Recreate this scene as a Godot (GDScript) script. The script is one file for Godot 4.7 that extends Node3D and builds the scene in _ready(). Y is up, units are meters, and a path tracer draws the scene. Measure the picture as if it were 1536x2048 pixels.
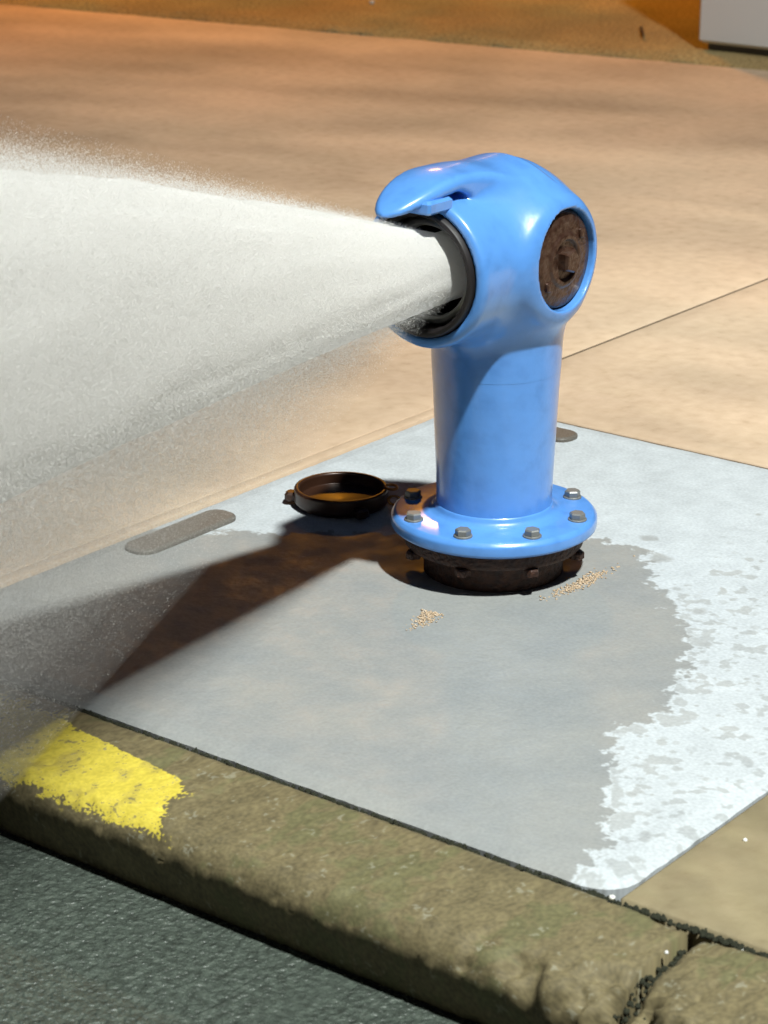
extends Node3D
# Night street corner: a blue fire hydrant on a pale concrete slab, its big outlet open and gushing.
# World axes: x runs along the kerb, z points from the pavement to the road, y is up; the hydrant stands at the origin.

var M := {}
var rng := RandomNumberGenerator.new()
var used := {}

# ------------------------------------------------------------------ helpers
func lin(r: float, g: float, b: float, a := 1.0) -> Color:
	var c := Color(r, g, b).linear_to_srgb()
	c.a = a
	return c

func smat(col: Color, rough: float, metal := 0.0, spec := 0.5) -> StandardMaterial3D:
	var m := StandardMaterial3D.new()
	m.albedo_color = col
	m.roughness = rough
	m.metallic = metal
	m.metallic_specular = spec
	return m

func fnoise(sd: int, freq: float, oct := 4, kind := FastNoiseLite.TYPE_SIMPLEX_SMOOTH) -> FastNoiseLite:
	var n := FastNoiseLite.new()
	n.seed = sd
	n.noise_type = kind
	n.frequency = freq
	n.fractal_type = FastNoiseLite.FRACTAL_FBM
	n.fractal_octaves = oct
	return n

func ramp_tex(n: FastNoiseLite, size: int, stops: Array) -> NoiseTexture2D:
	var g := Gradient.new()
	var off := PackedFloat32Array()
	var cols := PackedColorArray()
	for s in stops:
		off.append(s[0])
		cols.append(s[1])
	g.offsets = off
	g.colors = cols
	var t := NoiseTexture2D.new()
	t.width = size
	t.height = size
	t.seamless = true
	t.normalize = true
	t.color_ramp = g
	t.noise = n
	return t

func bump_tex(n: FastNoiseLite, size: int, strength: float) -> NoiseTexture2D:
	var t := NoiseTexture2D.new()
	t.width = size
	t.height = size
	t.seamless = true
	t.as_normal_map = true
	t.bump_strength = strength
	t.noise = n
	return t

func numbered(called: String) -> String:
	if not used.has(called):
		used[called] = 0
		return called
	used[called] += 1
	return "%s_%03d" % [called, used[called]]

func tag(o: Node3D, label: String, category: String, group := "", kind := "") -> void:
	if label != "":
		o.set_meta("label", label)
	if category != "":
		o.set_meta("category", category)
	if group != "":
		o.set_meta("group", group)
	if kind != "":
		o.set_meta("kind", kind)

func base(called: String, at := Vector3.ZERO) -> Node3D:
	var o := Node3D.new()
	o.name = numbered(called)
	add_child(o)
	o.position = at
	return o

func put(called: String, mesh: Mesh, m: Material, parent: Node = null, at := Vector3.ZERO) -> MeshInstance3D:
	var o := MeshInstance3D.new()
	o.mesh = mesh
	o.material_override = m
	o.position = at
	if parent == null:
		o.name = numbered(called)
		add_child(o)
	else:
		o.name = called
		parent.add_child(o, true)
	return o

func grid_mesh(rows: Array, closed := false, uvs: Array = [], colors: Array = []) -> ArrayMesh:
	# rows of equally many points; consecutive rows are joined by quads, smooth normals
	var st := SurfaceTool.new()
	st.begin(Mesh.PRIMITIVE_TRIANGLES)
	var nr := rows.size()
	var nc: int = rows[0].size()
	for i in nr:
		for j in nc:
			if uvs.size():
				st.set_uv(uvs[i][j])
			if colors.size():
				st.set_color(colors[i][j])
			st.add_vertex(rows[i][j])
	for i in nr - 1:
		for j in (nc if closed else nc - 1):
			var j2 := (j + 1) % nc
			var a := i * nc + j
			var b := i * nc + j2
			var c := (i + 1) * nc + j
			var d := (i + 1) * nc + j2
			for q in [a, b, c, b, d, c]:
				st.add_index(q)
	st.generate_normals()
	return st.commit()

func lathe(prof: Array, seg := 72, crease := []) -> ArrayMesh:
	# prof: [radius, y] from bottom to top, turned round y; a profile point given twice makes a crisp edge
	var rows := []
	for p in prof:
		var row := []
		for j in seg:
			var t := TAU * j / seg
			row.append(Vector3(p[0] * cos(t), p[1], p[0] * sin(t)))
		rows.append(row)
	return grid_mesh(rows, true)

func bevel(prof: Array, b := 0.0015) -> Array:
	# doubles up every corner of a profile at a small distance, so that smooth shading keeps the faces flat
	var out := [prof[0]]
	for i in range(1, prof.size() - 1):
		var p := Vector2(prof[i][0], prof[i][1])
		var a := Vector2(prof[i - 1][0], prof[i - 1][1])
		var c := Vector2(prof[i + 1][0], prof[i + 1][1])
		var d1: float = minf(b, p.distance_to(a) * 0.4)
		var d2: float = minf(b, p.distance_to(c) * 0.4)
		var q := p + (a - p).normalized() * d1
		var r := p + (c - p).normalized() * d2
		out.append([q.x, q.y])
		out.append([q.lerp(p, 0.55).lerp(r.lerp(p, 0.55), 0.5).x, q.lerp(p, 0.55).lerp(r.lerp(p, 0.55), 0.5).y])
		out.append([r.x, r.y])
	out.append(prof[-1])
	return out

func round_poly(x0: float, z0: float, x1: float, z1: float, r: float, inset := 0.0, seg := 8) -> Array:
	var out := []
	var cs := [[x1 - r, z1 - r, 0.0], [x0 + r, z1 - r, PI / 2], [x0 + r, z0 + r, PI], [x1 - r, z0 + r, 1.5 * PI]]
	for c in cs:
		for i in seg + 1:
			var t: float = c[2] + (PI / 2) * i / seg
			var rr: float = r - inset
			out.append(Vector2(c[0] + rr * cos(t), c[1] + rr * sin(t)))
	return out

func slab_mesh(x0: float, z0: float, x1: float, z1: float, r: float, top: float, drop: float, cham: float, bottom: float, wob: FastNoiseLite = null, wob_amp := 0.0) -> ArrayMesh:
	# a flat slab with a chamfered rim; uv runs over the rectangle
	var levels := [[0.0, bottom], [0.0, top - drop], [cham * 0.25, top - drop * 0.5], [cham, top]]
	var st := SurfaceTool.new()
	st.begin(Mesh.PRIMITIVE_TRIANGLES)
	var pts := round_poly(x0, z0, x1, z1, r)
	# densify the straight runs so that the edge can wander a little
	var dense := []
	for i in pts.size():
		var a: Vector2 = pts[i]
		var b: Vector2 = pts[(i + 1) % pts.size()]
		var n: int = maxi(1, int(a.distance_to(b) / 0.02))
		for q in n:
			dense.append(a.lerp(b, float(q) / n))
	var cx := (x0 + x1) / 2
	var cz := (z0 + z1) / 2
	var rings := []
	for lv in levels:
		var ring := []
		for p in dense:
			var q: Vector2 = p
			var inn := Vector2(clampf(q.x, x0 + r, x1 - r), clampf(q.y, z0 + r, z1 - r))
			var dir := (q - inn).normalized()
			var w: float = lv[0]
			if wob != null:
				w += absf(wob.get_noise_2d(q.x * 100.0, q.y * 100.0)) * wob_amp
			var s := q - dir * w
			ring.append(Vector3(s.x, lv[1], s.y))
		rings.append(ring)
	var nc := dense.size()
	for i in rings.size():
		st.set_smooth_group(-1)
	for i in rings.size() - 1:
		for j in nc:
			var j2 := (j + 1) % nc
			var a: Vector3 = rings[i][j]
			var b: Vector3 = rings[i][j2]
			var c: Vector3 = rings[i + 1][j]
			var d: Vector3 = rings[i + 1][j2]
			for v in [a, b, c, b, d, c]:
				st.set_uv(Vector2((v.x - x0) / (x1 - x0), (v.z - z0) / (z1 - z0)))
				st.add_vertex(v)
	var top_ring: Array = rings[-1]
	for j in nc:
		for v in [Vector3(cx, top, cz), top_ring[j], top_ring[(j + 1) % nc]]:
			st.set_uv(Vector2((v.x - x0) / (x1 - x0), (v.z - z0) / (z1 - z0)))
			st.add_vertex(v)
	st.generate_normals()
	return st.commit()

func hex_bolt(r: float, h: float, sides := 6) -> ArrayMesh:
	var rows := []
	for p in [[r, 0.0], [r, h * 0.8], [r * 0.86, h], [0.0001, h]]:
		var row := []
		for j in sides:
			var t := TAU * j / sides
			row.append(Vector3(p[0] * cos(t), p[1], p[0] * sin(t)))
		rows.append(row)
	var st := SurfaceTool.new()
	st.begin(Mesh.PRIMITIVE_TRIANGLES)
	st.set_smooth_group(-1)
	for i in rows.size() - 1:
		for j in sides:
			var j2 := (j + 1) % sides
			for v in [rows[i][j], rows[i][j2], rows[i + 1][j], rows[i][j2], rows[i + 1][j2], rows[i + 1][j]]:
				st.add_vertex(v)
	st.generate_normals()
	return st.commit()

func box_mesh(size: Vector3, b := 0.004) -> ArrayMesh:
	# a box with chamfered edges
	var st := SurfaceTool.new()
	st.begin(Mesh.PRIMITIVE_TRIANGLES)
	st.set_smooth_group(-1)
	var rings := []
	var hx := size.x / 2
	var hz := size.z / 2
	for lv in [[b, 0.0], [0.0, b], [0.0, size.y - b], [b, size.y]]:
		var ring := []
		var o: float = lv[0]
		for c in [[hx - b, hz], [-hx + b, hz], [-hx, hz - b], [-hx, -hz + b], [-hx + b, -hz], [hx - b, -hz], [hx, -hz + b], [hx, hz - b]]:
			ring.append(Vector3(c[0] - signf(c[0]) * o, lv[1], c[1] - signf(c[1]) * o))
		rings.append(ring)
	for i in 3:
		for j in 8:
			var j2 := (j + 1) % 8
			for v in [rings[i][j], rings[i][j2], rings[i + 1][j], rings[i][j2], rings[i + 1][j2], rings[i + 1][j]]:
				st.add_vertex(v)
	for j in 8:
		for v in [Vector3(0, size.y, 0), rings[3][j], rings[3][(j + 1) % 8]]:
			st.add_vertex(v)
		for v in [Vector3(0, 0, 0), rings[0][(j + 1) % 8], rings[0][j]]:
			st.add_vertex(v)
	st.generate_normals()
	return st.commit()

func stone_mesh(sd: int, size: Vector3, rough := 0.35) -> ArrayMesh:
	var n := fnoise(sd, 0.9, 3)
	var rows := []
	var nl := 9
	var ns := 14
	for i in nl + 1:
		var ph := PI * i / nl
		var row := []
		for j in ns:
			var t := TAU * j / ns
			var d := Vector3(sin(ph) * cos(t), -cos(ph), sin(ph) * sin(t))
			var k := 1.0 + rough * n.get_noise_3dv(d * 1.6)
			row.append(Vector3(d.x * size.x, d.y * size.y + size.y * 0.8, d.z * size.z) * k * 0.5)
		rows.append(row)
	return grid_mesh(rows, true)

# ------------------------------------------------------------------ signed distances of the hydrant's head
func smin(a: float, b: float, k: float) -> float:
	var h := maxf(k - absf(a - b), 0.0) / k
	return minf(a, b) - h * h * k * 0.25

func smax(a: float, b: float, k: float) -> float:
	return -smin(-a, -b, k)

func head_sdf(p: Vector3) -> float:
	var d := (p - Vector3(0, 0.554, 0)).length() - 0.147
	var rr := Vector2(p.x, p.z).length()
	d = smin(d, smax(rr - 0.1085 + (0.40 - minf(p.y, 0.40)) * 0.04, p.y - 0.56, 0.02), 0.045)                       # top of the barrel
	var rp := Vector2(p.x, p.y - 0.552).length()
	d = smin(d, smax(rp - 0.122, absf(p.z - 0.095) - 0.113, 0.014), 0.04)           # big outlet
	var rs := Vector2(p.z, p.y - 0.553).length()
	d = smin(d, smax(rs - 0.092, absf(p.x) - 0.122, 0.02), 0.045)                  # two hose outlets
	# visor over the big outlet
	var z := clampf(p.z, 0.0, 0.31)
	var top := 0.701 + 0.010 * smoothstep(0.0, 0.12, z) - 0.05 * pow(maxf(0.0, (z - 0.15) / 0.155), 2.0)
	var half := lerpf(0.085, 0.056, smoothstep(0.0, 0.16, z)) * sqrt(maxf(0.0, 1.0 - pow(maxf(0.0, (z - 0.15) / 0.153), 2.2)))
	var th := lerpf(0.06, 0.024, smoothstep(0.1, 0.18, z)) - 0.9 * pow(maxf(0.0, z - 0.19), 2.0)
	var mid := top - th * 0.5 - lerpf(4.2, 2.4, smoothstep(0.0, 0.2, z)) * p.x * p.x
	var v := smax((absf(p.y - mid) - th * 0.5) * 0.85, absf(p.x + 0.004) - half, 0.012)
	v = smax(v, absf(p.z - 0.15) - 0.155, 0.004)
	d = smin(d, v, lerpf(0.022, 0.006, smoothstep(0.08, 0.165, p.z)))
	d = smax(d, -smax(rp - 0.103, 0.045 - p.z, 0.004), 0.006)                      # bore
	d = smax(d, -smax(rs - 0.0815, 0.109 - absf(p.x), 0.003), 0.004)                     # seat of the cap
	return d

func head_mesh() -> ArrayMesh:
	var cell := 0.005
	var org := Vector3(-0.165, 0.352, -0.165)
	var nx := 64
	var ny := 78
	var nz := 96
	var bl := 6
	var vals := PackedFloat32Array()
	vals.resize((nx + 1) * (ny + 1) * (nz + 1))
	vals.fill(1.0)
	var sy := nx + 1
	var sz := (nx + 1) * (ny + 1)
	var reach := bl * cell * 0.9 + 0.02
	var live := []
	for bz in range(0, nz, bl):
		for by in range(0, ny, bl):
			for bx in range(0, nx, bl):
				var c := org + Vector3(bx + bl * 0.5, by + bl * 0.5, bz + bl * 0.5) * cell
				var v := head_sdf(c)
				if absf(v) > reach:
					continue
				live.append([bx, by, bz])
				for z in range(bz, mini(bz + bl, nz) + 1):
					for y in range(by, mini(by + bl, ny) + 1):
						for x in range(bx, mini(bx + bl, nx) + 1):
							var q := z * sz + y * sy + x
							if vals[q] == 1.0:
								vals[q] = head_sdf(org + Vector3(x, y, z) * cell)
	var ids := {}
	var verts := PackedVector3Array()
	for b in live:
		for z in range(b[2], mini(b[2] + bl, nz)):
			for y in range(b[1], mini(b[1] + bl, ny)):
				for x in range(b[0], mini(b[0] + bl, nx)):
					var q: int = z * sz + y * sy + x
					var inside := 0
					for o in 8:
						if vals[q + (o & 1) + ((o >> 1) & 1) * sy + (o >> 2) * sz] < 0.0:
							inside += 1
					if inside == 0 or inside == 8:
						continue
					var s := Vector3.ZERO
					var n := 0
					for o in 8:
						for ax in [1, 2, 4]:
							if o & ax:
								continue
							var o2: int = o | ax
							var va := vals[q + (o & 1) + ((o >> 1) & 1) * sy + (o >> 2) * sz]
							var vb := vals[q + (o2 & 1) + ((o2 >> 1) & 1) * sy + (o2 >> 2) * sz]
							if (va < 0.0) != (vb < 0.0):
								var t := va / (va - vb)
								s += Vector3(o & 1, (o >> 1) & 1, o >> 2).lerp(Vector3(o2 & 1, (o2 >> 1) & 1, o2 >> 2), t)
								n += 1
					ids[q] = verts.size()
					verts.append(org + (Vector3(x, y, z) + s / n) * cell)
	var idx := PackedInt32Array()
	var step := [1, sy, sz]
	for q in ids:
		for ax in 3:
			var e1: int = step[(ax + 1) % 3]
			var e2: int = step[(ax + 2) % 3]
			var a := vals[q]
			var c := vals[q + step[ax]]
			if (a < 0.0) == (c < 0.0):
				continue
			if not (ids.has(q - e1) and ids.has(q - e2) and ids.has(q - e1 - e2)):
				continue
			var v := [ids[q], ids[q - e1], ids[q - e1 - e2], ids[q - e2]]
			if a < 0.0:
				v = [v[3], v[2], v[1], v[0]]
			for k in [0, 1, 2, 0, 2, 3]:
				idx.append(v[k])
	var nor := PackedVector3Array()
	var e := 0.0012
	for p in verts:
		nor.append(Vector3(head_sdf(p + Vector3(e, 0, 0)) - head_sdf(p - Vector3(e, 0, 0)), head_sdf(p + Vector3(0, e, 0)) - head_sdf(p - Vector3(0, e, 0)), head_sdf(p + Vector3(0, 0, e)) - head_sdf(p - Vector3(0, 0, e))).normalized())
	var arr := []
	arr.resize(Mesh.ARRAY_MAX)
	arr[Mesh.ARRAY_VERTEX] = verts
	arr[Mesh.ARRAY_NORMAL] = nor
	arr[Mesh.ARRAY_INDEX] = idx
	var m := ArrayMesh.new()
	m.add_surface_from_arrays(Mesh.PRIMITIVE_TRIANGLES, arr)
	return m

# ------------------------------------------------------------------ materials
func make_materials() -> void:
	var blue := smat(lin(0.105, 0.31, 0.76), 0.32, 0.0, 0.5)
	blue.clearcoat_enabled = true
	blue.clearcoat = 0.6
	blue.clearcoat_roughness = 0.12
	blue.albedo_texture = ramp_tex(fnoise(11, 0.012, 5), 512, [[0.0, Color(0.86, 0.88, 0.9)], [0.45, Color(0.97, 0.97, 0.97)], [1.0, Color(1, 1, 1)]])
	blue.uv1_triplanar = true
	blue.uv1_scale = Vector3(3, 3, 3)
	blue.normal_enabled = true
	blue.normal_texture = bump_tex(fnoise(12, 0.03, 3), 512, 2.0)
	blue.normal_scale = 0.22
	M.blue = blue

	var iron := smat(lin(0.10, 0.065, 0.05), 0.3, 0.35)
	iron.albedo_texture = ramp_tex(fnoise(21, 0.02, 5), 512, [[0.0, Color(0.55, 0.42, 0.36)], [0.5, Color(0.85, 0.75, 0.7)], [1.0, Color(1, 1, 1)]])
	iron.uv1_triplanar = true
	iron.uv1_scale = Vector3(5, 5, 5)
	iron.normal_enabled = true
	iron.normal_texture = bump_tex(fnoise(22, 0.03, 4), 512, 6.0)
	iron.normal_scale = 0.6
	M.iron = iron

	var rust := smat(lin(0.075, 0.03, 0.013), 0.6)
	rust.albedo_texture = ramp_tex(fnoise(31, 0.02, 5), 512, [[0.0, Color(0.35, 0.25, 0.22)], [0.5, Color(0.75, 0.65, 0.6)], [1.0, Color(1, 0.95, 0.85)]])
	rust.uv1_triplanar = true
	rust.uv1_scale = Vector3(6, 6, 6)
	rust.normal_enabled = true
	rust.normal_texture = bump_tex(fnoise(32, 0.03, 4), 512, 10.0)
	M.rust = rust

	M.shaded_nozzle = smat(lin(0.012, 0.009, 0.009), 0.5)  # dark nozzle, colour taken near black for the shade of visor and jet
	M.black_iron = smat(lin(0.042, 0.018, 0.01), 0.33, 0.2)
	M.chain = smat(lin(0.42, 0.2, 0.06), 0.35, 0.3)
	M.steel = smat(lin(0.3, 0.3, 0.29), 0.35, 0.8)
	M.bolt = smat(lin(0.2, 0.205, 0.2), 0.42, 0.3)

	# pavement: warm tan concrete
	var pav := smat(Color.WHITE, 0.78, 0.0, 0.4)
	pav.vertex_color_use_as_albedo = true
	pav.albedo_texture = ramp_tex(fnoise(41, 0.035, 6, FastNoiseLite.TYPE_PERLIN), 1024, [[0.0, lin(0.74, 0.71, 0.67)], [0.3, lin(0.88, 0.865, 0.84)], [0.6, lin(0.93, 0.925, 0.91)], [1.0, Color.WHITE]])
	pav.uv1_triplanar = true
	pav.uv1_world_triplanar = true
	pav.uv1_scale = Vector3(0.8, 0.8, 0.8)
	pav.normal_enabled = true
	pav.normal_texture = bump_tex(fnoise(42, 0.06, 4, FastNoiseLite.TYPE_PERLIN), 1024, 5.0)
	pav.normal_scale = 0.2
	M.pavement = pav

	var road := smat(lin(0.115, 0.128, 0.112), 0.42, 0.0, 0.5)
	road.albedo_texture = ramp_tex(fnoise(51, 0.06, 6, FastNoiseLite.TYPE_PERLIN), 1024, [[0.0, lin(0.3, 0.32, 0.3)], [0.4, lin(0.45, 0.5, 0.48)], [0.7, lin(0.7, 0.78, 0.74)], [1.0, Color.WHITE]])
	road.uv1_triplanar = true
	road.uv1_world_triplanar = true
	road.uv1_scale = Vector3(1.1, 1.1, 1.1)
	road.normal_enabled = true
	road.normal_texture = bump_tex(fnoise(52, 0.09, 4, FastNoiseLite.TYPE_PERLIN), 1024, 8.0)
	M.road = road

	var soil := smat(lin(0.03, 0.028, 0.018), 0.95)
	M.soil = soil
	var verge := smat(Color.WHITE, 0.95)
	verge.vertex_color_use_as_albedo = true
	verge.albedo_texture = ramp_tex(fnoise(61, 0.05, 5), 1024, [[0.0, lin(0.35, 0.33, 0.28)], [0.5, lin(0.75, 0.73, 0.68)], [1.0, Color.WHITE]])
	verge.uv1_triplanar = true
	verge.uv1_world_triplanar = true
	verge.uv1_scale = Vector3(0.9, 0.9, 0.9)
	verge.normal_enabled = true
	verge.normal_texture = bump_tex(fnoise(62, 0.06, 4), 1024, 10.0)
	M.verge = verge

	M.filler = smat(lin(0.13, 0.095, 0.06), 0.9)
	M.cabinet = smat(lin(0.66, 0.67, 0.68), 0.45)
	M.cabinet_dark = smat(lin(0.09, 0.09, 0.095), 0.6)
	M.pole = smat(lin(0.22, 0.23, 0.23), 0.4, 0.5)
	M.pebble = smat(lin(0.7, 0.7, 0.66), 0.5)
	M.moss = smat(lin(0.016, 0.018, 0.008), 0.95)
	M.twig = smat(lin(0.06, 0.035, 0.02), 0.8)

	M.jet = smat(lin(0.97, 0.955, 0.925), 0.9, 0.0, 0.0)
	M.jet.backlight_enabled = true
	M.jet.backlight = Color(1, 1, 1)
	M.painted_glint = smat(lin(0.5, 0.38, 0.26), 0.2)  # peach colour stands in for warm lamplight reflected by rippling water

func lamp_material(c: Color, e: float) -> StandardMaterial3D:
	var m := smat(c, 0.4)
	m.emission_enabled = true
	m.emission = c
	m.emission_energy_multiplier = e
	return m

# ------------------------------------------------------------------ the slab's own texture: wet and dry concrete
const SX0 := -0.603
const SX1 := 0.783
const SZ0 := -0.765
const SZ1 := 0.829

func in_poly(p: Vector2, poly: PackedVector2Array) -> float:
	# signed distance, negative inside
	var best := 1e9
	var n := poly.size()
	for i in n:
		var a := poly[i]
		var b := poly[(i + 1) % n]
		var ab := b - a
		var t := clampf((p - a).dot(ab) / ab.length_squared(), 0.0, 1.0)
		best = minf(best, (a + ab * t).distance_squared_to(p))
	var d := sqrt(best)
	return -d if Geometry2D.is_point_in_polygon(p, poly) else d

func slab_material() -> StandardMaterial3D:
	var w := 700
	var h := 800
	var wet_poly := PackedVector2Array([Vector2(-0.05, -0.19), Vector2(0.104, -0.234), Vector2(0.165, -0.226), Vector2(0.215, -0.15), Vector2(0.305, -0.06), Vector2(0.40, 0.03), Vector2(0.475, 0.15), Vector2(0.54, 0.33), Vector2(0.52, 0.43), Vector2(0.56, 0.5), Vector2(0.64, 0.62), Vector2(0.70, 0.72), Vector2(0.73, 0.9), Vector2(-0.7, 0.9), Vector2(-0.7, 0.25), Vector2(-0.45, 0.14), Vector2(-0.2, -0.05)])
	var big := fnoise(71, 5.0, 4)
	var edge := fnoise(72, 26.0, 4)
	var mid := fnoise(73, 14.0, 4)
	var fine := fnoise(74, 130.0, 3)
	# splashes on the dry part: x, z, radius, stretch, strength
	var spots := []
	for i in 520:
		var x := rng.randf_range(0.2, SX1)
		var z := rng.randf_range(-0.6, SZ1)
		var near := clampf(1.0 - (in_poly(Vector2(x, z), wet_poly) / 0.55), 0.0, 1.0)
		if rng.randf() > near * near + 0.05:
			continue
		spots.append([x, z, rng.randf_range(0.002, 0.009) * (0.6 + near * 0.7), rng.randf_range(0.25, 1.0)])
	spots.append([0.135, -0.285, 0.02, 1.0])
	spots.append([0.2, -0.21, 0.024, 1.0])
	spots.append([0.38, -0.045, 0.016, 1.0])
	spots.append([0.455, 0.07, 0.017, 1.0])
	var cellmap := {}
	for s in spots:
		for cx in range(int(floor((s[0] - s[2] * 1.5) / 0.05)), int(floor((s[0] + s[2] * 1.5) / 0.05)) + 1):
			for cz in range(int(floor((s[1] - s[2] * 1.5) / 0.05)), int(floor((s[1] + s[2] * 1.5) / 0.05)) + 1):
				var key := Vector2i(cx, cz)
				if not cellmap.has(key):
					cellmap[key] = []
				cellmap[key].append(s)
	var col := PackedByteArray()
	var rgh := PackedByteArray()
	var hgt := PackedByteArray()
	col.resize(w * h * 3)
	rgh.resize(w * h)
	# coarse distance field, looked up bilinearly
	var gw := 71
	var gh := 81
	var field := PackedFloat32Array()
	field.resize(gw * gh)
	for j in gh:
		for i in gw:
			field[j * gw + i] = in_poly(Vector2(lerpf(SX0, SX1, i / 70.0), lerpf(SZ0, SZ1, j / 80.0)), wet_poly)
	for j in h:
		var z := lerpf(SZ0, SZ1, (j + 0.5) / h)
		for i in w:
			var x := lerpf(SX0, SX1, (i + 0.5) / w)
			var fx := (i + 0.5) / w * 70.0
			var fz := (j + 0.5) / h * 80.0
			var ix := int(fx)
			var iz := int(fz)
			var a := lerpf(field[iz * gw + ix], field[iz * gw + ix + 1], fx - ix)
			var b := lerpf(field[(iz + 1) * gw + ix], field[(iz + 1) * gw + ix + 1], fx - ix)
			var d := lerpf(a, b, fz - iz)
			var e := edge.get_noise_2d(x, z)
			var m := mid.get_noise_2d(x, z)
			var f := fine.get_noise_2d(x, z)
			var g := big.get_noise_2d(x, z)
			var wet := clampf(0.5 - (d + e * 0.034 + m * 0.012 + f * 0.006) / 0.008, 0.0, 1.0)
			# ragged soaked pores just outside the edge
			if d > 0.0 and d < 0.3 and x > 0.3:
				var pore := clampf((m * 0.8 + e * 0.9 - 0.12 - d * 1.2) * 5.0, 0.0, 0.55)
				wet = maxf(wet, pore)
			var key := Vector2i(int(floor(x / 0.05)), int(floor(z / 0.05)))
			if cellmap.has(key):
				for s in cellmap[key]:
					var q: float = Vector2(x - s[0], z - s[1]).length() / s[2] + e * 0.5
					wet = maxf(wet, clampf((1.0 - q) * 2.2, 0.0, 1.0) * s[3] * 0.65)
			var dry_v := 0.5 + m * 0.05 + f * 0.09 + g * 0.04
			var wet_v := 0.285 + m * 0.02 + f * 0.035 + g * 0.035
			var v := lerpf(dry_v, wet_v, wet)
			var tint := Vector3(0.93, 1.0, 1.045).lerp(Vector3(0.965 + g * 0.03, 1.0, 0.985 - g * 0.04), wet)
			var o := (j * w + i) * 3
			var c := Color(v * tint.x, v * tint.y, v * tint.z).linear_to_srgb()
			col[o] = int(clampf(c.r * 255.0, 0, 255))
			col[o + 1] = int(clampf(c.g * 255.0, 0, 255))
			col[o + 2] = int(clampf(c.b * 255.0, 0, 255))
			var film := clampf(wet * (0.75 + g * 0.3 + m * 0.3), 0.0, 1.0)
			rgh[j * w + i] = int(255.0 * clampf(lerpf(0.85, 0.42, film) + f * 0.05, 0.12, 1.0))
	var mt := smat(Color.WHITE, 1.0, 0.0, 0.45)
	mt.albedo_texture = ImageTexture.create_from_image(Image.create_from_data(w, h, false, Image.FORMAT_RGB8, col))
	mt.roughness_texture = ImageTexture.create_from_image(Image.create_from_data(w, h, false, Image.FORMAT_L8, rgh))
	mt.texture_repeat = false
	mt.normal_enabled = true
	mt.normal_texture = bump_tex(fnoise(75, 0.05, 4), 1024, 5.0)
	mt.normal_scale = 0.12
	return mt

# ------------------------------------------------------------------ pavement
var tone := fnoise(201, 0.55, 4)
var streak := fnoise(202, 1.3, 4)
var lump := fnoise(203, 2.2, 4)

func surface_rise(surface: String, x: float, z: float) -> float:
	if surface != "verge":
		return 0.0
	return 0.006 * lump.get_noise_2d(x, z) + 0.022 * smoothstep(0.0, 0.04, -z + 0.03 * lump.get_noise_2d(x * 3.0, 2.0)) + 0.012 * smoothstep(0.1, 0.6, -z)

func surface_tone(surface: String, x: float, z: float) -> Color:
	# stains and mixed batches of concrete, bare and mossy dirt
	var c := Vector3.ONE
	if surface == "tan":
		var k := 1.0 + 0.34 * tone.get_noise_2d(x, z) + 0.3 * streak.get_noise_2d(x * 0.45 + z * 1.1, z * 0.45 - x * 0.25 + 0.4 * tone.get_noise_2d(x * 2.0, z * 2.0))
		var w := 0.5 + 0.9 * tone.get_noise_2d(x + 40.0, z - 13.0)
		c = Vector3(0.66, 0.475, 0.33).lerp(Vector3(0.62, 0.485, 0.35), clampf(w, 0, 1)) * k
	elif surface == "near":
		var k := 1.0 + 0.3 * tone.get_noise_2d(x * 3.0, z * 3.0) + 0.3 * streak.get_noise_2d(x * 6.0, z * 6.0)
		c = Vector3(0.27, 0.225, 0.135) * k
	elif surface == "verge":
		var k := 1.0 + 0.3 * tone.get_noise_2d(x * 1.4, z * 1.4) + 0.3 * streak.get_noise_2d(x, z)
		var g := clampf(0.35 + 1.4 * lump.get_noise_2d(x * 0.5, z * 0.5), 0, 1)
		c = Vector3(0.56, 0.40, 0.18).lerp(Vector3(0.42, 0.37, 0.19), g) * k
	return Color(c.x, c.y, c.z)

func paving(called: String, x0: float, z0: float, x1: float, z1: float, top: float, cell: float, surface: String, m: Material, parent: Node) -> MeshInstance3D:
	var rows := []
	var cols := []
	var nx: int = maxi(2, int((x1 - x0) / cell))
	var nz: int = maxi(2, int((z1 - z0) / cell))
	# the rim: a short skirt and a 4 mm arris, so that the flat top keeps its upright normals
	var xs := [x0, x0, x0 + 0.004]
	var zs := [z0, z0, z0 + 0.004]
	for j in range(1, nx):
		xs.append(lerpf(x0, x1, float(j) / nx))
	for i in range(1, nz):
		zs.append(lerpf(z0, z1, float(i) / nz))
	xs.append_array([x1 - 0.004, x1, x1])
	zs.append_array([z1 - 0.004, z1, z1])
	for i in zs.size():
		var row := []
		var crow := []
		for j in xs.size():
			var x: float = xs[j]
			var z: float = zs[i]
			var ring: int = mini(mini(i, j), mini(zs.size() - 1 - i, xs.size() - 1 - j))
			var y: float = top + surface_rise(surface, x, z) - [0.05, 0.002, 0.0][mini(ring, 2)]
			row.append(Vector3(x, y, z))
			crow.append(surface_tone(surface, x, z))
		rows.append(row)
		cols.append(crow)
	rows.reverse()
	cols.reverse()
	return put(called, grid_mesh(rows, false, [], cols), m, parent)

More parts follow.
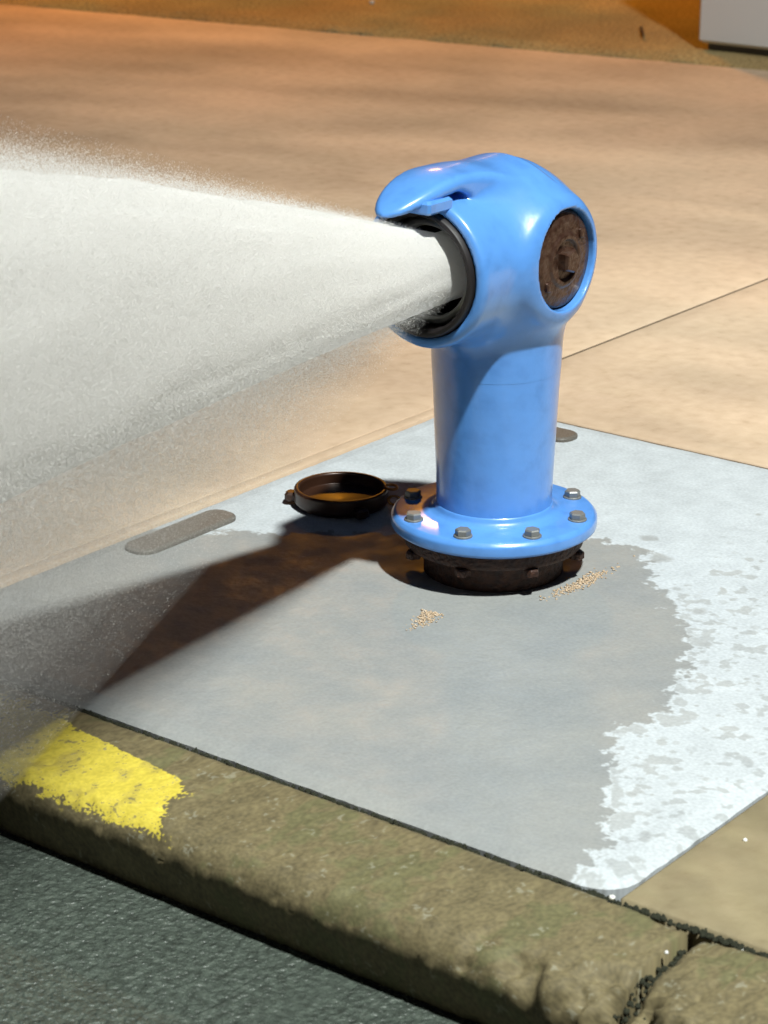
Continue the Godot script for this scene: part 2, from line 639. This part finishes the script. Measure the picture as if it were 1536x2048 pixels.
# ------------------------------------------------------------------ kerb
func kerb_stone(x0: float, x1: float, label: String, worn_left: bool, paint_to: float) -> void:
	var prof := []   # [z, y, outward z, outward y]
	prof.append([0.838, -0.06])
	prof.append([0.838, -0.018])
	prof.append([0.842, -0.008])
	prof.append([0.852, -0.005])
	for i in 12:
		prof.append([0.866 + 0.0105 * (i + 0.5), -0.005 - 0.0005 * i])
	for i in 11:
		var t := PI / 2 * i / 10.0
		prof.append([0.998 + 0.042 * sin(t), -0.053 + 0.042 * cos(t)])
	for i in 8:
		prof.append([1.0385 - 0.0035 * i, -0.064 - 0.0105 * i])
	var nrm := fnoise(81, 22.0, 4)
	var rough := fnoise(82, 9.0, 5)
	var pit := fnoise(83, 75.0, 2)
	var n: int = int((x1 - x0) / 0.006)
	var rows := []
	var uvs := []
	for i in range(-1, n + 2):
		var x := lerpf(x0, x1, clampf(float(i) / n, 0, 1))
		var row := []
		var urow := []
		for j in prof.size():
			var z: float = prof[j][0]
			var y: float = prof[j][1]
			var front := smoothstep(0.94, 1.03, z)
			var dz := nrm.get_noise_3d(x, y, z) * 0.004 + pit.get_noise_3d(x, y, z) * 0.0016 - 0.006 * smoothstep(0.38, 0.6, pit.get_noise_3d(x * 0.7 + 5.0, y * 0.7, z * 0.7))
			var to_joint := minf(x - x0, x1 - x)
			var brk: float = clampf(1.0 - (to_joint + rough.get_noise_2d(x * 2.0, z * 2.0) * 0.06) / 0.09, 0, 1)
			var at_joint: bool = (x1 - x < 0.2) if not worn_left else (x - x0 < 0.2)
			var er := 0.0
			if at_joint:
				er = brk * brk * (0.009 + front * 0.028) + front * clampf(rough.get_noise_2d(x + 4.0, z + 1.0) * 0.035, 0.0, 0.02)
			if j > 0:
				y += dz * 0.8 - er * 0.9
				z += dz * 0.6 - er * front * 0.8
			if i < 0 or i > n:
				y = minf(y, -0.06) - 0.03
			row.append(Vector3(x, y, z))
			urow.append(Vector2((x + 0.5) / 1.5, float(j) / (prof.size() - 1)))
		rows.append(row)
		uvs.append(urow)
	var m := kerb_material(paint_to)
	var k := put("kerb_stone", grid_mesh(rows, false, uvs), m)
	tag(k, label, "kerb", "kerb stones along the road")

var kerb_mats := {}
func kerb_material(paint_to: float) -> StandardMaterial3D:
	if kerb_mats.has(paint_to):
		return kerb_mats[paint_to]
	var w := 1000
	var h := 220
	var coarse := fnoise(91, 4.5, 4)
	var mid := fnoise(92, 24.0, 4)
	var fine := fnoise(93, 110.0, 3)
	var px := PackedByteArray()
	px.resize(w * h * 3)
	for j in h:
		var v := (j + 0.5) / h * 0.27      # metres along the profile
		for i in w:
			var x := (i + 0.5) / w * 1.5 - 0.5
			var c := coarse.get_noise_2d(x, v)
			var m := mid.get_noise_2d(x, v)
			var f := fine.get_noise_2d(x, v)
			var k := 0.9 + 0.25 * m + 0.35 * f + 0.2 * c
			var col := Vector3(0.165, 0.135, 0.068) * k
			var moss := clampf((c + m * 0.6 - 0.1) * 2.2, 0.0, 0.6)
			col = col.lerp(Vector3(0.09, 0.095, 0.04) * k, moss)
			var pale := clampf((mid.get_noise_2d(x + 7.0, v + 3.0) + f * 0.5 - 0.5) * 3.0, 0.0, 0.45)
			col = col.lerp(Vector3(0.27, 0.27, 0.21), pale)
			# yellow paint, its end broken and its edges chipped
			var along := v - 0.012
			var end := paint_to + 0.10 * smoothstep(0.04, 0.085, v) + 0.05 * smoothstep(0.1, 0.2, v) - 0.2 * (1.0 - smoothstep(0.035, 0.07, v))
			var d := minf(end - x, minf(along - 0.022, 0.18 - v)) + m * 0.022 + f * 0.016
			var paint := clampf(d / 0.004, 0.0, 1.0) * (1.0 - clampf((f + m * 0.7 - 0.48) * 6.0, 0.0, 0.8))
			col = col.lerp((Vector3(0.60, 0.49, 0.06) * (0.92 + 0.22 * f + 0.15 * m)).lerp(Vector3(0.22, 0.17, 0.06), clampf(c * 1.2 + m * 0.7 - 0.1, 0.0, 0.5)), paint)
			var s := Color(maxf(col.x, 0.0), maxf(col.y, 0.0), maxf(col.z, 0.0)).linear_to_srgb()
			var o := (j * w + i) * 3
			px[o] = int(clampf(s.r * 255.0, 0, 255))
			px[o + 1] = int(clampf(s.g * 255.0, 0, 255))
			px[o + 2] = int(clampf(s.b * 255.0, 0, 255))
	var mt := smat(Color.WHITE, 0.75, 0.0, 0.45)
	mt.albedo_texture = ImageTexture.create_from_image(Image.create_from_data(w, h, false, Image.FORMAT_RGB8, px))
	kerb_mats[paint_to] = mt
	return mt

# ------------------------------------------------------------------ hydrant
func make_hydrant() -> void:
	var t := base("fire_hydrant")
	tag(t, "bright blue iron fire hydrant with its big outlet open and gushing", "fire hydrant")
	# rusty standpipe and lower flange
	put("standpipe", lathe([[0.118, -0.004], [0.118, 0.05], [0.124, 0.062]], 64), M.rust, t)
	var low := put("lower_flange", lathe(bevel([[0.10, 0.05], [0.150, 0.05], [0.152, 0.056], [0.152, 0.0745], [0.1, 0.0745]], 0.002), 72), M.rust, t)
	# blue flange, raised hub and fillet
	put("flange", lathe(bevel([[0.09, 0.0765], [0.165, 0.0765], [0.1735, 0.082], [0.1735, 0.098], [0.167, 0.1055], [0.120, 0.1065], [0.108, 0.109], [0.102, 0.114], [0.0985, 0.122], [0.094, 0.124]], 0.0025), 96), M.blue, t)
	put("barrel", lathe([[0.0975, 0.115], [0.0972, 0.14], [0.0985, 0.18], [0.101, 0.24], [0.104, 0.31], [0.1063, 0.353], [0.1067, 0.366], [0.103, 0.372]], 96), M.blue, t)
	put("head", head_mesh(), M.blue, t)
	for i in 8:
		var a := deg_to_rad(38.0 + 22.5 + 45.0 * i)
		var at := Vector3(sin(a) * 0.147, 0.1055, cos(a) * 0.147)
		var washer := lathe([[0.0158, 0.0], [0.0158, 0.0022], [0.0156, 0.0026], [0.001, 0.0026]], 20)
		var head := hex_bolt(0.0135, 0.0105)
		var b := put("bolt", head, M.bolt, t, at + Vector3(0, 0.003, 0))
		b.rotation.y = i * 0.37
		put("washer", washer, M.bolt, b, Vector3(0, -0.0026, 0))
		var nut := put("nut", hex_bolt(0.0135, 0.012), M.rust, low, Vector3(at.x, 0.0385, at.z))
		nut.rotation.y = i * 0.51
	# locking lug under the visor
	put("lug", box_mesh(Vector3(0.056, 0.021, 0.062), 0.004), M.blue, t, Vector3(0.024, 0.657, 0.224))
	# outlet: dark nozzle, blackened to hold the visor's shade; worn metal ring inside
	var noz := put("nozzle", lathe(bevel([[0.0001, 0.002], [0.0895, 0.002], [0.0895, 0.0], [0.1025, 0.0], [0.1025, 0.106], [0.1, 0.114], [0.094, 0.116], [0.0895, 0.11], [0.0895, 0.002]], 0.0015), 72), M.shaded_nozzle, t, Vector3(0, 0.552, 0.10))
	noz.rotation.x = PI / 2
	put("inner_ring", lathe(bevel([[0.072, 0.0], [0.0893, 0.0], [0.0893, 0.012], [0.083, 0.017], [0.083, 0.026], [0.076, 0.029], [0.072, 0.024], [0.072, 0.0]], 0.001), 72), M.steel, noz, Vector3(0, 0.062, 0))
	# blind cap on the hose outlet
	var cap := put("side_cap", lathe(bevel([[0.0001, 0.0]] + [[0.0795, 0.0], [0.0795, 0.008], [0.076, 0.0125], [0.060, 0.0165], [0.045, 0.0175], [0.041, 0.021], [0.034, 0.0215], [0.031, 0.016], [0.0001, 0.016]], 0.0015), 64), M.iron, t, Vector3(0.1125, 0.553, 0))
	cap.rotation.z = -PI / 2
	var cap2 := put("side_cap", cap.mesh, M.iron, t, Vector3(-0.1125, 0.553, 0))
	cap2.rotation.z = PI / 2
	put("operating_nut", hex_bolt(0.021, 0.022, 5), M.iron, cap2, Vector3(0, 0.012, 0))
	var nt := put("operating_nut", hex_bolt(0.021, 0.022, 5), M.iron, cap, Vector3(0, 0.012, 0))
	nt.rotation.y = 0.3
	for i in 2:
		put("cap_lug", box_mesh(Vector3(0.016, 0.008, 0.012), 0.002), M.iron, cap, Vector3(0.058 * cos(0.9 + PI * i), 0.0135, 0.058 * sin(0.9 + PI * i)))

func make_outlet_cap() -> void:
	var t := base("outlet_cap", Vector3(-0.40, 0.0, -0.085))
	tag(t, "black iron outlet cap lying upside down on the slab beside the hydrant", "cap")
	put("cap_body", lathe(bevel([[0.0001, 0.0], [0.07, 0.0], [0.082, 0.006], [0.086, 0.012], [0.086, 0.034], [0.0835, 0.037], [0.078, 0.037], [0.0755, 0.034], [0.0755, 0.016], [0.0001, 0.012]], 0.0018), 64), M.black_iron, t)
	for i in 3:
		var a := 0.5 + TAU * i / 3.0
		var lg := put("cap_lug", box_mesh(Vector3(0.026, 0.018, 0.026), 0.004), M.black_iron, t, Vector3(cos(a) * 0.09, 0.006, sin(a) * 0.09))
		lg.rotation.y = -a
	# rusty retaining chain from the cap towards the hydrant
	var from := Vector3(0.08, 0.036, -0.045)
	var to := Vector3(0.245, 0.008, 0.0)
	for i in 9:
		var u := i / 8.0
		var ring := TorusMesh.new()
		ring.inner_radius = 0.0065
		ring.outer_radius = 0.0115
		ring.rings = 16
		ring.ring_segments = 8
		var lk := put("chain_link", ring, M.chain, t, from.lerp(to, u) + Vector3(0, -0.035 * sin(u * PI) + 0.004, 0.012 * sin(u * 9.0)))
		lk.position.y = maxf(lk.position.y, 0.008)
		lk.rotation = Vector3(0.2 + (PI / 2 - 0.4) * (i % 2), 0.3 * i, 0)
		lk.scale = Vector3(1.35, 1, 0.9)

# ------------------------------------------------------------------ spray
func jet_shell(up: float, down: float, side: float, alpha: float, layer: int) -> ArrayMesh:
	# one layer of the widening jet: opaque white water in the core, ever thinner mist further out and below
	var n := fnoise(120, 1.0, 3)
	var thin := fnoise(140 + layer, 1.0, 4)
	var rows := []
	var cols := []
	var ns := 110
	for i in ns + 1:
		var s := lerpf(-0.05, 1.4, pow(float(i) / ns, 1.15))
		var sp := maxf(s, 0.0)
		var row := []
		var crow := []
		var shut := 1.0 if s < 1.2 else sqrt(maxf(0.0, 1.0 - pow((s - 1.2) / 0.2, 2.0)))
		for j in 64:
			var a := TAU * j / 64
			var d := n.get_noise_3d(cos(a) * 2.6, sin(a) * 2.6, s * 2.2)
			var k := 1.0 + d * 0.06
			var y := sin(a)
			y *= (0.054 + up * sp if y > 0.0 else 0.054 + down * sp) * k * shut
			row.append(Vector3(cos(a) * (0.054 + side * sp) * k * shut, maxf(0.552 + y + 0.02 * sp - 0.025 * sp * sp, 0.01), 0.16 + s))
			crow.append(Color(1, 1, 1, clampf(alpha * (1.0 + 0.45 * thin.get_noise_3d(cos(a) * 3.0 + 9.0, sin(a) * 3.0, s * 3.0)), 0.0, 1.0)))
		rows.append(row)
		cols.append(crow)
	return grid_mesh(rows, true, [], cols)

func make_spray() -> void:
	var o := put("water_spray", jet_shell(0.275, 0.05, 0.08, 1.0, 0), M.jet)
	# thin haze round the jet and below it, apex in the nozzle
	for k in 3:
		var u := k / 2.0
		var up := lerpf(0.29, 0.33, u)
		var down := lerpf(0.24, 0.40, u)
		var half := (up + down) * 0.5
		var back := 0.05 / half
		var long := 1.35 + back
		var f := FogVolume.new()
		f.name = "mist"
		f.shape = RenderingServer.FOG_VOLUME_SHAPE_CONE
		f.size = Vector3(2.0 * long * lerpf(0.16, 0.24, u), long, 2.0 * long * half)
		var fm := FogMaterial.new()
		fm.albedo = Color(1.0, 0.985, 0.96)
		fm.density = 0.55
		f.material = fm
		f.set_meta("kind", "stuff")
		o.add_child(f, true)
		var axis := Vector3(0, (up - down) * 0.5, 1.0)
		f.rotation.x = -PI / 2 - atan(axis.y)
		f.position = Vector3(0, 0.552, 0.16 - back) + axis.normalized() * long * 0.5
	# fine droplets round the core, thinning outwards
	var st := SurfaceTool.new()
	st.begin(Mesh.PRIMITIVE_TRIANGLES)
	for q in [Vector3(1, 0, 0), Vector3(-1, 0, 0), Vector3(0, 1, 0), Vector3(0, -1, 0), Vector3(0, 0, 1), Vector3(0, 0, -1)]:
		st.set_normal(q)
		st.add_vertex(q)
	for q in [[0, 2, 4], [4, 2, 1], [1, 2, 5], [5, 2, 0], [4, 3, 0], [1, 3, 4], [5, 3, 1], [0, 3, 5]]:
		for k in [q[0], q[2], q[1]]:
			st.add_index(k)
	var drop := st.commit()
	drop.surface_set_material(0, M.jet)
	var count := 780000
	var buf := PackedFloat32Array()
	buf.resize(count * 12)
	for i in count:
		var sp := 1.3 * sqrt(rng.randf())
		var a := rng.randf() * TAU
		var out := minf(absf(rng.randfn()) * 0.46, 1.25)
		var y := sin(a)
		y *= (0.054 + (0.275 + 0.06 * out) * sp) if y > 0.0 else (0.054 + (0.05 + 0.28 * out) * sp)
		var at := Vector3(cos(a) * (0.054 + (0.08 + 0.11 * out) * sp), maxf(0.552 + y + 0.02 * sp - 0.025 * sp * sp, 0.01), 0.16 + sp)
		var b := Basis.from_euler(Vector3(rng.randf() * TAU, rng.randf() * TAU, 0.0)) * rng.randf_range(0.0003, 0.00062) * (1.0 - 0.25 * minf(out, 1.0))
		var w := i * 12
		for r in 3:
			buf[w + r * 4] = b.x[r]
			buf[w + r * 4 + 1] = b.y[r]
			buf[w + r * 4 + 2] = b.z[r]
			buf[w + r * 4 + 3] = at[r]
	var mm := MultiMesh.new()
	mm.transform_format = MultiMesh.TRANSFORM_3D
	mm.mesh = drop
	mm.instance_count = count
	mm.buffer = buf
	var dr := MultiMeshInstance3D.new()
	dr.name = "droplets"
	dr.multimesh = mm
	dr.set_meta("kind", "stuff")
	o.add_child(dr)
	tag(o, "dense white water spray bursting from the open hydrant outlet", "water spray", "", "stuff")

# ------------------------------------------------------------------ lamps outside the frame
func street_lamp(at: Vector3, arm: Vector3, height: float, c: Color, glow: float, energy: float, cone: float, label: String) -> void:
	var t := base("street_lamp", at)
	tag(t, label, "street lamp", "street lamps lighting the scene")
	put("pole", lathe([[0.09, 0.0], [0.09, 0.5], [0.07, 0.55], [0.05, height + 0.05], [0.0001, height + 0.08]], 20), M.pole, t)
	var a := put("arm", lathe([[0.03, 0.0], [0.03, arm.length()]], 12), M.pole, t, Vector3(0, height, 0))
	a.basis = Basis(Quaternion(Vector3.UP, arm.normalized()))
	var hd := put("lamp_head", box_mesh(Vector3(0.62, 0.12, 0.3), 0.03), M.pole, t, Vector3(arm.x, height - 0.06, arm.z))
	var lens := put("lamp_lens", box_mesh(Vector3(0.5, 0.03, 0.22), 0.008), lamp_material(c, glow), hd, Vector3(0, -0.031, 0))
	lens.cast_shadow = GeometryInstance3D.SHADOW_CASTING_SETTING_ON
	var l := SpotLight3D.new()
	l.name = "lamp_light"
	l.light_color = c
	l.light_energy = energy
	l.light_size = 0.24
	l.spot_range = 60.0
	l.spot_attenuation = 2.0
	l.spot_angle = cone
	l.spot_angle_attenuation = 0.8
	l.shadow_enabled = true
	t.add_child(l)
	l.position = Vector3(arm.x, height - 0.16, arm.z)
	l.rotation.x = -PI / 2

func _ready() -> void:
	rng.seed = 4711
	# ---- camera
	var cam := Camera3D.new()
	cam.name = "camera"
	cam.fov = 24.1
	cam.position = Vector3(2.195, 1.46, 3.108)
	cam.rotation = Vector3(deg_to_rad(-19.7), deg_to_rad(38.02), 0)
	cam.near = 0.1
	cam.far = 900.0
	var lens := CameraAttributesPhysical.new()
	lens.frustum_focal_length = 56.2
	lens.frustum_focus_distance = 3.98
	lens.exposure_aperture = 5.6
	lens.frustum_near = 0.1
	lens.frustum_far = 900.0
	cam.attributes = lens
	add_child(cam)
	cam.current = true
	# ---- night sky and exposure
	var env := Environment.new()
	env.background_mode = Environment.BG_SKY
	var sky := Sky.new()
	var sm := ProceduralSkyMaterial.new()
	sm.sky_top_color = Color(0.16, 0.2, 0.3)
	sm.sky_horizon_color = Color(0.36, 0.32, 0.3)
	sm.sky_curve = 0.12
	sm.ground_bottom_color = Color(0.05, 0.05, 0.05)
	sm.ground_horizon_color = Color(0.2, 0.17, 0.15)
	sky.sky_material = sm
	env.sky = sky
	env.background_energy_multiplier = 0.2
	env.tonemap_mode = Environment.TONE_MAPPER_LINEAR
	env.tonemap_exposure = 1.5
	env.volumetric_fog_enabled = true
	env.volumetric_fog_density = 0.0
	env.sdfgi_enabled = true
	env.ssao_enabled = true
	env.ssil_enabled = true
	var we := WorldEnvironment.new()
	we.name = "world_environment"
	we.environment = env
	add_child(we)
	make_materials()
	# ---- lamps: a cool white one over the kerb, a sodium one behind
	street_lamp(Vector3(5.2, -0.005, -0.3), Vector3(0, 0, 2.8), 11.0, Color(0.97, 0.985, 0.965), 6.0, 215.0, 60.0, "tall street lamp with a cool white lens beside the kerb")
	street_lamp(Vector3(-5.8, -0.02, -8.0), Vector3(0, 0, 0.9), 4.4, Color(1.0, 0.66, 0.18), 6.0, 15.0, 78.0, "tall street lamp with an orange lens on the dirt verge")

	# ---- ground, road, pavement
	var ground := put("ground", slab_mesh(-220, -220, 220, 0.9, 1.0, -0.06, 0.01, 0.01, -0.2), M.soil)
	tag(ground, "", "", "", "structure")
	var road := paving("road", -60, 1.0, 60, 60, -0.128, 1.0, "road", M.road, null)
	tag(road, "", "", "", "structure")
	var pave := base("pavement")
	tag(pave, "", "", "", "structure")
	paving("paving_panel", SX1 + 0.006, SZ0, 3.4, 0.829, -0.005, 0.03, "near", M.pavement, pave)
	paving("paving_panel", SX0 - 0.03, -5.4, 3.4, SZ0 - 0.006, -0.005, 0.06, "tan", M.pavement, pave)
	paving("paving_panel", -9.0, -5.4, SX0 - 0.036, SZ1, -0.005, 0.08, "tan", M.pavement, pave)
	paving("paving_strip", SX0 - 0.0365, SZ0, SX0 - 0.006, SZ1, -0.005, 0.06, "tan", M.pavement, pave)
	put("joint_filler", slab_mesh(SX0 - 0.037, -5.4, SX0 - 0.027, SZ0, 0.001, -0.0062, 0.001, 0.001, -0.03), M.filler, pave)
	put("joint_filler", slab_mesh(SX0 - 0.027, SZ0 - 0.007, 3.4, SZ0 + 0.001, 0.001, -0.0085, 0.001, 0.001, -0.03), M.filler, pave)
	# dirt verge behind the pavement
	var vg := paving("verge", -13.0, -9.0, 8.0, 0.0, -0.004, 0.07, "verge", M.verge, null)
	vg.position = Vector3(-2.97, 0.0, -4.735)
	vg.rotation.y = 0.14
	tag(vg, "", "", "", "structure")

	# ---- slab under the hydrant
	var sl := base("concrete_slab")
	tag(sl, "pale concrete slab under the hydrant, half soaked dark", "slab")
	put("slab_body", slab_mesh(SX0, SZ0, SX1, SZ1, 0.055, 0.0, 0.009, 0.038, -0.08, fnoise(77, 0.3, 3), 0.004), slab_material(), sl)
	var pm := smat(lin(0.17, 0.155, 0.14), 0.5)
	pm.albedo_texture = M.verge.albedo_texture
	pm.uv1_triplanar = true
	pm.uv1_scale = Vector3(4, 4, 4)
	put("lifting_plate", slab_mesh(-0.033, -0.125, 0.033, 0.125, 0.028, 0.009, 0.004, 0.005, -0.001), pm, sl, Vector3(-0.528, 0, 0.205))
	var p2 := put("lifting_plate", slab_mesh(-0.033, -0.125, 0.033, 0.125, 0.028, 0.009, 0.004, 0.005, -0.001), pm, sl, Vector3(-0.405, 0, -0.665))
	p2.rotation.y = PI / 2

	# ---- kerb
	kerb_stone(-0.46, 0.893, "mossy kerb stone with worn yellow paint at one end", false, 0.06)
	kerb_stone(0.918, 1.9, "bare kerb stone with a crumbled end, without paint", true, -9.0)

	make_hydrant()
	make_outlet_cap()

	# ---- white cabinet at the back
	var cb := base("utility_cabinet", Vector3(-2.14, 0.02, -5.17))
	tag(cb, "white metal cabinet standing behind the pavement edge", "cabinet")
	put("plinth", box_mesh(Vector3(0.84, 0.028, 0.34), 0.004), M.cabinet_dark, cb)
	put("housing", box_mesh(Vector3(0.9, 1.15, 0.4), 0.012), M.cabinet, cb, Vector3(0, 0.028, 0))
	for i in 2:
		var dr := put("door", box_mesh(Vector3(0.42, 0.8, 0.012), 0.004), M.cabinet, cb, Vector3(-0.215 + 0.43 * i, 0.33, 0.204))
		put("handle", box_mesh(Vector3(0.02, 0.12, 0.025), 0.005), M.cabinet_dark, dr, Vector3(0.17 - 0.34 * i, 0.45, 0.016))

	# ---- small things
	var pebbles := [[0.787, 0.0, 0.846, 0.005], [0.835, -0.005, 0.6, 0.004], [0.97, -0.016, 0.838, 0.005], [0.90, -0.012, 0.90, 0.0035], [-4.32, 0.032, -5.14, 0.014]]
	for i in pebbles.size():
		var p: Array = pebbles[i]
		var o := put("pebble", stone_mesh(300 + i, Vector3(p[3], p[3] * 0.8, p[3]) * 1.6), M.pebble, null, Vector3(p[0], p[1] - 0.001, p[2]))
		tag(o, ["small white pebble in the joint at the slab's rounded corner", "small white pebble on the tan paving beside the slab", "small white pebble in the joint behind the bare kerb stone", "tiny white pebble on the crumbled kerb end", "white pebble out on the dirt verge"][i], "pebble", "white pebbles")
	var tw := put("twig", lathe([[0.006, 0.0], [0.007, 0.1], [0.005, 0.2], [0.002, 0.27]], 8), M.twig, null, Vector3(-3.02, 0.036, -5.25))
	tw.rotation = Vector3(PI / 2 - 0.03, 0.6, 0)
	tag(tw, "short dark twig lying on the dirt verge near the cabinet", "twig")
	# crumbled pieces at the joint of the kerb stones
	var km := kerb_material(-9.0)
	var bits := [[0.88, -0.118, 1.075, 0.05, "palest"], [0.86, -0.118, 1.11, 0.035, "b"], [0.925, -0.118, 1.10, 0.03, "c"]]
	for i in bits.size():
		var b: Array = bits[i]
		var o := put("kerb_fragment", stone_mesh(330 + i, Vector3(b[3] * 1.1, b[3] * 0.9, b[3]) * 1.5, 0.5), km, null, Vector3(b[0], b[1] - 0.012, b[2]))
		tag(o, ["largest broken lump of kerb lying on the road against the crumbled kerb joint", "broken kerb lump lying farthest out on the road", "smallest broken kerb lump under the bare kerb stone's crumbled end"][i], "rubble", "lumps broken off the kerb")
	# moss and soil in the joints
	var ms := SurfaceTool.new()
	ms.begin(Mesh.PRIMITIVE_TRIANGLES)
	var tuft := stone_mesh(350, Vector3(0.012, 0.012, 0.012), 0.6)
	for i in 1500:
		var x := rng.randf_range(-0.45, 1.8)
		var z := 0.834 + rng.randfn() * 0.0025
		var s := rng.randf_range(0.2, 0.55)
		if x > 0.74:
			s *= 1.25
		var y := -0.014
		if i < 160:
			x = 0.905 + rng.randfn() * 0.012
			z = rng.randf_range(0.85, 1.06)
			y = -0.035 - 0.06 * smoothstep(0.95, 1.06, z)
		ms.append_from(tuft, 0, Transform3D(Basis.from_euler(Vector3(0, rng.randf() * TAU, 0)).scaled(Vector3(s, s, s)), Vector3(x, y, z)))
	var mo := put("joint_moss", ms.commit(), M.moss)
	tag(mo, "dark moss and dirt packed in the joint behind the kerb", "moss", "", "stuff")
	# peach lumps whose colour paints the warm lamp's glint on water ripples
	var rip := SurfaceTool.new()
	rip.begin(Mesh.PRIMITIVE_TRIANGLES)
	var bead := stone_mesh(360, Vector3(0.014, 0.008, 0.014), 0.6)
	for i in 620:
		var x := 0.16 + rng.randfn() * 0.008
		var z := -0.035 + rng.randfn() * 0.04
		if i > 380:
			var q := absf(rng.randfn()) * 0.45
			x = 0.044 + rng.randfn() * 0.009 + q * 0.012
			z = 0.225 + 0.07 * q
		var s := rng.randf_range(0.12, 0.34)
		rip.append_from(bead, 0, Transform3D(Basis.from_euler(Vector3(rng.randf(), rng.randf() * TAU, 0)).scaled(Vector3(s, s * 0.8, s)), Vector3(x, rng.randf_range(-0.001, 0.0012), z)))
	var wr := put("painted_glint", rip.commit(), M.painted_glint)
	tag(wr, "peach lumps painting the warm lamp glint on water ripples below the hydrant", "painted_glint", "", "stuff")

	make_spray()
